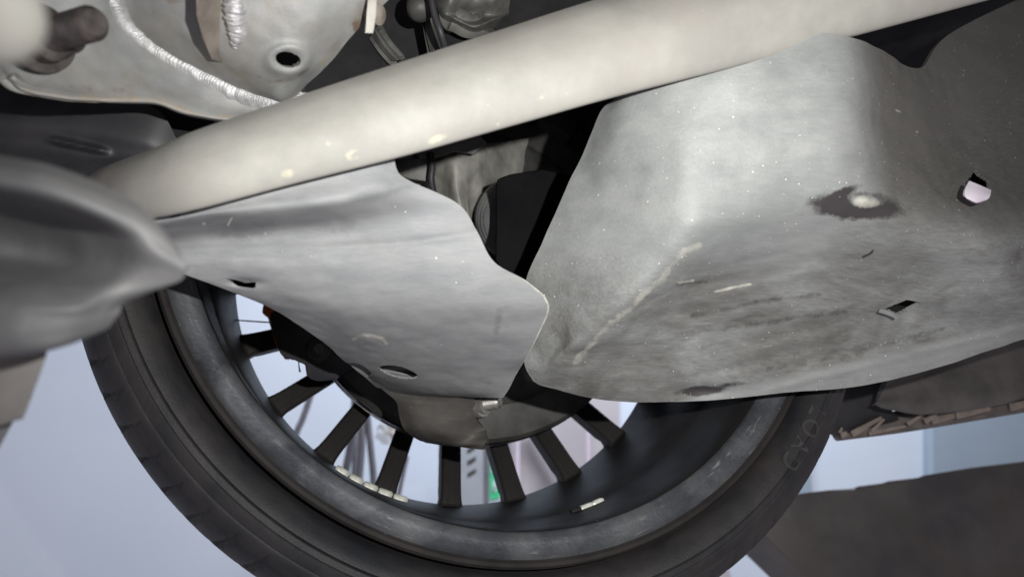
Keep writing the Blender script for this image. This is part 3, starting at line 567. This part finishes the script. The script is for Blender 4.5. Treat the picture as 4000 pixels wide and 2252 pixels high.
# upright bracket welded on the shell
gus = pprism('gusset', [(762, -90, .318), (768, 60, .322), (792, 150, .332), (826, 232, .350), (884, 252, .362), (898, 160, .356), (905, -90, .340)], 0.33, 0.006, MT['tan'], fl, bevel=0.0008)
tube('weld_bead', [at(906, -60, .337), at(915, 10, .338), at(918, 70, .341), at(925, 130, .345), at(918, 180, .350)], [.0055, .006, .0058, .005, .0025], MT['weld'], fl, 16, 120,
     radfn=lambda t, th: 0.8+0.25*noise.noise(Vector((t*22, math.cos(th)*1.5, math.sin(th)*1.5))))
clip = pprism('clip', [(1438, -40, .360), (1474, -40, .360), (1470, 60, .362), (1458, 132, .364), (1424, 130, .362), (1432, 50, .360)], 0.36, 0.0025, MT['cast'], fl, bevel=0.0006)
lathe('clip_stud', at(1440, 55, .372), ax((1440, 55, .372), (1500, 62, .368)), [(0, 0)]+[(0.0008*i, 0.0052 if i % 2 else 0.0044) for i in range(10)]+[(0.0085, 0.0)], MT['tan'], clip, 24)
# bolt, nut and washer
q0, q1 = (150, 150, .314), (372, 88, .292)
axd = ax(q0, q1); Lb = np.linalg.norm(axd)
bl = lathe('arm_bolt', at(*q0), axd, [(0, 0), (0, .0150), (.0022, .0150), (.0024, .0120)]+[(.0024, .0112), (.0105, .0112), (.0115, .0095), (.0116, .0072)]+[(.0120+.0007*i, .0072 if i % 2 else .0065) for i in range(int((Lb-.014)/.0007))]+[(Lb-.001, .0062), (Lb, .0052), (Lb, 0)], MT['dark_steel'], fl, 36,
           rfn=lambda s, r, th: r*(0.93+0.07*abs(math.cos(3*th))) if .0023 < s < .0112 and r > .009 else r, angle=30)
# pale knob close to the lens
lathe('near_knob', at(-70, 40, .125), (0.4, -0.6, -0.6), [(-.010, 0), (-.010, .006), (-.006, .0088), (0, .0096), (.005, .0088), (.0085, .006), (.0095, .003), (.0097, 0)], MT['bar'], car, 40)

# ================================================================ dark interior
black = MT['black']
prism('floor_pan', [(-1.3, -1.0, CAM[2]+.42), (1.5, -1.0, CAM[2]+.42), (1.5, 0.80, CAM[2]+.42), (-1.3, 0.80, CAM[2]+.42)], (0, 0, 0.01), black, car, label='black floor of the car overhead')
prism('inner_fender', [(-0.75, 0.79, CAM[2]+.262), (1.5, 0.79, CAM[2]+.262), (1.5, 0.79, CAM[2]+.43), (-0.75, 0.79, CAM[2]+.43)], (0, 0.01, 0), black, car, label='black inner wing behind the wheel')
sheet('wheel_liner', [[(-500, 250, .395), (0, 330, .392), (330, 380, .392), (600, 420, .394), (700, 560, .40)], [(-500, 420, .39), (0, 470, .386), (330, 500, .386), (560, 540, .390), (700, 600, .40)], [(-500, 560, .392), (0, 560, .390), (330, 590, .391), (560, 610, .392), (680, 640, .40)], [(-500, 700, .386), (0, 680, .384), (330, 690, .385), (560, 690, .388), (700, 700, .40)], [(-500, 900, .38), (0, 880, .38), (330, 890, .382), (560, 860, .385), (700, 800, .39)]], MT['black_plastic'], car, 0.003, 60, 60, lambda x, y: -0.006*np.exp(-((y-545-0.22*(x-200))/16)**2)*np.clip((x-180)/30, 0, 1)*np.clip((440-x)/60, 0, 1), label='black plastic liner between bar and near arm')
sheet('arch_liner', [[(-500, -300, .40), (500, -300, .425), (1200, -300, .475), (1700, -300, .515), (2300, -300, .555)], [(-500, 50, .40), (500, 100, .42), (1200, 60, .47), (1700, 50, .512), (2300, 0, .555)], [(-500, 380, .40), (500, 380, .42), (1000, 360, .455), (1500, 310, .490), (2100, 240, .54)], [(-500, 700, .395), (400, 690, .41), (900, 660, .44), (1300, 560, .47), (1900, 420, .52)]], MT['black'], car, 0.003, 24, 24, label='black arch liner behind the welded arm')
sheet('tray_backing', [[(q[0]+(40 if i == 0 else 0), q[1]+(25 if k == 0 else 0), q[2]+.035) for i, q in enumerate(row)] for k, row in enumerate(tr_rows[1:9])], MT['black'], tray, 0.002, 30, 40)  # added black sheet that keeps the tray's holes dark
sheet('hub_carrier', [
 [(1560, 560, .60), (1680, 560, .60), (1760, 560, .59), (1830, 560, .59), (1890, 560, .60), (1960, 555, .63), (2060, 540, .66)],
 [(1560, 640, .60), (1690, 610, .59), (1765, 610, .572), (1830, 610, .575), (1890, 620, .59), (1960, 615, .63), (2050, 600, .66)],
 [(1600, 760, .60), (1695, 700, .59), (1775, 700, .566), (1835, 700, .580), (1895, 710, .595), (1960, 690, .63), (2040, 690, .66)],
 [(1680, 860, .60), (1730, 800, .59), (1795, 800, .566), (1840, 790, .585), (1895, 780, .600), (1960, 750, .64), (2035, 740, .66)],
 [(1740, 960, .60), (1780, 900, .59), (1810, 880, .575), (1850, 860, .600), (1900, 850, .61), (1960, 840, .64), (2030, 840, .66)]], MT['cast'], car, 0.01, 50, 70, None, None, 0.0018, 45, label='grey cast hub carrier in the gap')
pprism('carrier_lip', [(1620, 590), (1870, 520), (1905, 560), (1850, 605), (1775, 592), (1720, 612), (1640, 625)], 0.56, 0.02, MT['cast_dark'], car, bevel=0.002)
pprism('sensor_block', [(1550, 625), (1670, 612), (1690, 650), (1680, 712), (1600, 700), (1548, 680)], 0.565, 0.015, MT['cast_dark'], car, bevel=0.002)
tube('sensor_lead', [at(1678, 600, .558), at(1688, 650, .556), at(1684, 700, .556), at(1694, 760, .56)], .0028, MT['black_plastic'], car, 12, 24)
lathe('shaft_boot', at(2015, 858, .56), ax((2015, 858, .56), (2022, 850, .62)), [(-.016, 0), (-.0155, .012), (-.012, .0205), (-.006, .0250), (-.0045, .0236), (-.003, .0262), (.000, .0280), (.0012, .0264), (.0025, .0288), (.006, .0308), (.0075, .0290), (.009, .0318), (.014, .033), (.02, .034), (.035, .034), (.04, 0)], MT['boot'], car, 96, label='ribbed rubber boot on the drive shaft')
tube('drive_shaft', [at(2400, 830, .50), at(2250, 850, .52), at(2120, 862, .545)], .011, MT['black_plastic'], car, 24, 12)
pprism('boot_shade', [(1938, 700), (1990, 680), (2120, 660), (2300, 700), (2300, 1100), (1990, 1100), (1935, 1015)], 0.515, 0.012, make_mat('shade_black', (0.004, 0.004, 0.005), (0.008, 0.008, 0.009), 20, 0.9, spec=0.1), car, bevel=0.003, label='black sheet added as shade over most of the drive shaft boot')  # added sheet, stands in for the shadow across the boot
# bits above the bar
sheet('upper_casting', [
 [(1680, -90, 0.4980), (1760, -90, 0.4880), (1850, -90, 0.4980), (1930, -90, 0.4980), (2000, -80, 0.5180)],
 [(1690, 0, 0.4980), (1760, 0, 0.4830), (1850, 5, 0.5000), (1930, 0, 0.4980), (1990, 10, 0.5180)],
 [(1700, 60, 0.5080), (1745, 50, 0.4880), (1830, 62, 0.5100), (1920, 60, 0.5080), (1988, 50, 0.5230)],
 [(1720, 95, 0.5130), (1760, 72, 0.4900), (1850, 100, 0.4940), (1925, 78, 0.4980), (1975, 70, 0.5280)],
 [(1735, 140, 0.5180), (1790, 120, 0.5080), (1860, 128, 0.5030), (1920, 110, 0.5130), (1960, 100, 0.5380)]], MT['cast_dark'], car, 0.01, 50, 50, None, None, 0.0015, 55, label='dark casting with wavy edge above the bar')
lathe('upper_stud', at(1640, 30, 0.4580), ax((1640, 30, 0.4580), (1646, 62, 0.4480)), [(-.02, 0), (-.02, .006), (-.004, .006), (-.003, .0085), (.004, .0085), (.008, .006), (.0095, .003), (.0095, 0)], MT['disc'], car, 32)
tube('upper_cable', [at(1675, -60, 0.4380), at(1695, 50, 0.4380), at(1722, 130, 0.4380), at(1745, 210, 0.4480)], .0022, MT['black_plastic'], car, 10, 24)
sheet('upper_strut', [[(1440, 110, 0.4880), (1470, 118, 0.4830), (1500, 140, 0.4980)], [(1480, 180, 0.4880), (1510, 180, 0.4830), (1540, 185, 0.4980)], [(1530, 240, 0.4880), (1560, 235, 0.4830), (1590, 232, 0.4980)]], MT['cast_dark'], car, 0.008, 20, 12)
sheet('side_stay', [[(1665, 50, 0.4680), (1690, 60, 0.4660), (1705, 60, 0.4780)], [(1660, 110, 0.4680), (1690, 115, 0.4660), (1722, 120, 0.4780)], [(1680, 200, 0.4680), (1705, 200, 0.4660), (1740, 200, 0.4780)]], MT['disc'], car, 0.008, 20, 12)

# ================================================================ sill and frayed board at the right
sheet('sill_panel', [
 [(3480, 1380, .66), (3600, 1330, .68), (3800, 1260, .70), (4000, 1200, .72), (4400, 1080, .76)],
 [(3470, 1470, .66), (3600, 1440, .675), (3800, 1390, .695), (4000, 1330, .715), (4400, 1230, .755)],
 [(3440, 1545, .655), (3590, 1510, .665), (3800, 1470, .685), (4000, 1420, .705), (4400, 1330, .745)],
 [(3420, 1575, .650), (3580, 1575, .655), (3800, 1550, .675), (4000, 1510, .695), (4400, 1420, .735)],
 [(3450, 1595, .652), (3590, 1612, .655), (3800, 1590, .675), (4000, 1556, .695), (4400, 1465, .735)],
 [(3470, 1598, .662), (3600, 1618, .665), (3800, 1598, .685), (4000, 1563, .705), (4400, 1472, .745)]], MT['sill'], car, 0.006, 50, 60, None, None, 0.0006, 40, label='matt dark sill behind the tray at the right edge')
pprism('sill_end', [(3205, 1480), (3560, 1400), (3540, 1520), (3480, 1600), (3520, 1640), (3380, 1675), (3320, 1690), (3262, 1706), (3215, 1682)], 0.70, 0.05, MT['black_plastic'], car, bevel=0.004)
board = empty('board', at(3600, 1620, .72), 'frayed beige board edge under the dark sill at the right', 'board')
rnd = random.Random(8)
def chip(p0, p1, w, d):
    dx, dy = p1[0]-p0[0], p1[1]-p0[1]; L = math.hypot(dx, dy); nx, ny = -dy/L*w, dx/L*w
    return pprism('splinter', [(p0[0]+nx, p0[1]+ny), (p1[0]+nx*.5, p1[1]+ny*.5), (p1[0]-nx*.6, p1[1]-ny*.6), (p0[0]-nx, p0[1]-ny)], d, 0.006, MT['frayed'], board, bevel=0.0008)
for p0, p1, w in (((3285, 1700), (3310, 1690), 14), ((3328, 1694), (3445, 1630), 13), ((3405, 1683), (3455, 1635), 8), ((3395, 1690), (3540, 1664), 10), ((3545, 1655), (3605, 1618), 9), ((3612, 1645), (3660, 1618), 12),
                  ((3640, 1642), (3750, 1618), 16), ((3735, 1622), (3870, 1596), 15), ((3945, 1590), (4150, 1545), 16), ((3280, 1690), (3290, 1668), 8)): chip(p0, p1, w, 0.685+0.01*rnd.random())
tube('board_core', [at(3262, 1690, .715), at(3500, 1648, .72), at(3750, 1604, .725), at(4100, 1545, .73)], [.008, .011, .012, .012], MT['taupe'], board, 10, 30)

# ================================================================ lift and workshop
lp = [at(2905, 2020, 1.00), at(3052, 1935, 1.02), at(3155, 1922, 1.02), at(3230, 1912, 1.03), at(3340, 1903, 1.03), at(3352, 1896, 1.03), at(3450, 1884, 1.04), at(3470, 1876, 1.04), at(3590, 1862, 1.05), at(3610, 1853, 1.05), at(3800, 1822, 1.06), at(4000, 1798, 1.07), at(4400, 1740, 1.09), at(4400, 2600, 1.0), at(3440, 2600, .96), at(3160, 2262, .97)]
lift = prism('lift_arm', lp, np.array([0.02, 0.10, -0.02]), MT['lift'], None, bevel=0.003); finish(lift, None, 'dark rusty lift arm at the lower right corner', 'lift arm')

YC = 1.95
def quad_y(name, pts, Y, thick, mat, parent=None, bevel=0.0):
    return prism(name, [at_y(x, y, Y) for x, y in pts], (0, thick, 0), mat, parent, bevel=bevel)
colm = quad_y('lift_column', [(1745, 1350), (1903, 1350), (1904, 2140), (1745, 2140)], YC, 0.12, MT['column'], bevel=0.006)
finish(colm, None, 'grey column with three dark slanted slots seen between the spokes', 'column')
for y in (1752, 1798, 1846): quad_y('slot', [(1826, y+2), (1858, y-17), (1860, y-4), (1828, y+16)], YC-0.002, 0.01, MT['slot'], colm)
quad_y('column_edge', [(1890, 1350), (1912, 1350), (1913, 2140), (1892, 2140)], YC-0.004, 0.03, MT['hose'], colm, bevel=0.006)
sign = quad_y('notice', [(1906, 1640), (1932, 1700), (1990, 1985), (1906, 1990)], YC+0.05, 0.01, MT['white']); finish(sign, None, 'white notice with green print beside the grey column', 'notice')
quad_y('green_field', [(1912, 1748), (1919, 1780), (1955, 1934), (1951, 1942), (1914, 1952)], YC+0.047, 0.004, MT['green'], sign)
quad_y('print_mark', [(1926, 1885), (1934, 1868), (1938, 1895), (1930, 1915), (1924, 1910)], YC+0.0445, 0.004, MT['white'], sign)
quad_y('print_mark', [(1927, 1905), (1936, 1898), (1939, 1912), (1933, 1920), (1927, 1918)], YC+0.0445, 0.004, MT['white'], sign)
quad_y('print_mark', [(1917, 1800), (1920, 1815), (1924, 1850), (1918, 1840)], YC+0.0445, 0.004, MT['white'], sign)
quad_y('notice_foot', [(1916, 1966), (1962, 1955), (1966, 1978), (1916, 1984)], YC+0.0445, 0.004, MT['column'], sign)
door = quad_y('panel', [(1995, 1450), (2420, 1450), (2420, 2140), (1995, 2140)], YW-0.03, 0.03, MT['beige']); finish(door, None, 'beige wall panel behind the right spokes of the wheel', 'panel')
rail = quad_y('rail', [(2065, 1660), (2092, 1640), (2215, 1850), (2225, 1880), (2198, 1890)], YW-0.09, 0.03, MT['wall_blue'], bevel=0.004); finish(rail, None, 'slanted grey blue rail in front of the beige panel', 'rail')
def pipe(px, y0, y1, w, Y, mat, label):
    a, b = at_y(px[0], y0, Y), at_y(px[1], y1, Y); r = w/2/F*np.dot(M3.T @ (a-CAM), [0, 0, 1])
    return finish(tube('pipe', [a, (a+b)/2, b], r, mat, None, 16, 6), None, label, 'pipe')
pipe((2018, 2022), 1560, 1980, 20, YW-0.10, MT['pipe'], 'pinkish pipe left of the slanted rail'); pipe((2290, 2300), 1500, 1960, 18, YW-0.10, MT['pipe'], 'pinkish pipe rightmost between the wheel spokes')
def hose(pts, w, Y, label):
    P = [at_y(x, y, Y) for x, y in pts]; r = w/2/F*np.dot(M3.T @ (P[0]-CAM), [0, 0, 1])
    return finish(tube('hose', P, r, MT['hose'], None, 18, 40), None, label, 'hose', 'hoses hanging behind the wheel')
hose([(1392, 1420), (1388, 1560), (1376, 1700), (1352, 1830), (1330, 1960)], 30, 1.70, 'wide grey hose, leftmost of the hoses between two lower left spokes')
hose([(1375, 1420), (1384, 1600), (1388, 1720), (1382, 1850), (1370, 1960)], 20, 1.74, 'thin grey hose half hidden behind the wide one')
hose([(1405, 1420), (1412, 1600), (1413, 1720), (1406, 1830), (1392, 1960)], 28, 1.66, 'lilac grey hose in the middle between two spokes')
hose([(1428, 1420), (1434, 1600), (1445, 1720), (1458, 1850), (1462, 1980)], 26, 1.66, 'dark grey hose, rightmost of the hoses between two spokes')
hose([(1240, 1450), (1205, 1570), (1180, 1640), (1162, 1680), (1130, 1780)], 24, 1.70, 'single grey hose slanting between the upper left spokes')
hose([(1590, 1780), (1572, 1860), (1560, 1920), (1548, 1980)], 18, 1.70, 'short pink grey hose beside the middle spoke')
# crumpled plastic bag
def bag():
    a = at_y(1512, 1690, 1.75); V = []; Fc = []; nu, nv = 22, 16
    for i in range(nv+1):
        ph = math.pi*i/nv
        for j in range(nu):
            th = 2*math.pi*j/nu; d = np.array([math.sin(ph)*math.cos(th), math.sin(ph)*math.sin(th)*.6, math.cos(ph)*.95])
            V.append(a+d*(0.026*(1+0.55*noise.noise(Vector(d*2.1)+Vector((3, 1, 7))))))
    for i in range(nv):
        for j in range(nu): Fc.append((i*nu+j, i*nu+(j+1) % nu, (i+1)*nu+(j+1) % nu, (i+1)*nu+j))
    return V, Fc
V, Fc = bag(); mb = make_mat('cloudy_plastic', (0.62, 0.63, 0.64), (0.72, 0.71, 0.68), 30, 0.3); mb.node_tree.nodes['Principled BSDF'].inputs['Alpha'].default_value = 0.45
pb = link('plastic_bag', V, Fc, mb, None, False); finish(pb, None, 'crumpled cloudy plastic bag behind the lower spokes', 'bag')
rag = link('rag', np.array(V)*[1, 1, 1]+(at_y(1552, 1672, 1.78)-at_y(1512, 1690, 1.75)), Fc, make_mat('pale_orange_cloth', (0.72, 0.42, 0.25), (0.8, 0.55, 0.38), 40, 0.8), None, True, angle=None); finish(rag, None, 'pale orange rag next to the cloudy plastic bag', 'rag')
# wall pieces at the right
pil = quad_y('pillar', [(3070, 1560), (3150, 1560), (3176, 1990), (3070, 1990)], YW-0.06, 0.06, MT['wall_blue']); finish(pil, None, 'narrow grey blue pillar right of the tyre', 'pillar')
pan = quad_y('wall_panel', [(3640, 1350), (4500, 1300), (4500, 2000), (3645, 2000)], YW-0.05, 0.05, MT['wall_blue'], bevel=0.01); finish(pan, None, 'grey blue wall panel above the rusty lift arm', 'panel')
pn2 = quad_y('floor_cabinet', [(2600, 2150), (2838, 2190), (2900, 2400), (2600, 2400)], YW-0.20, 0.15, MT['beige']); finish(pn2, None, 'beige cabinet corner below the tyre at the bottom edge', 'cabinet')
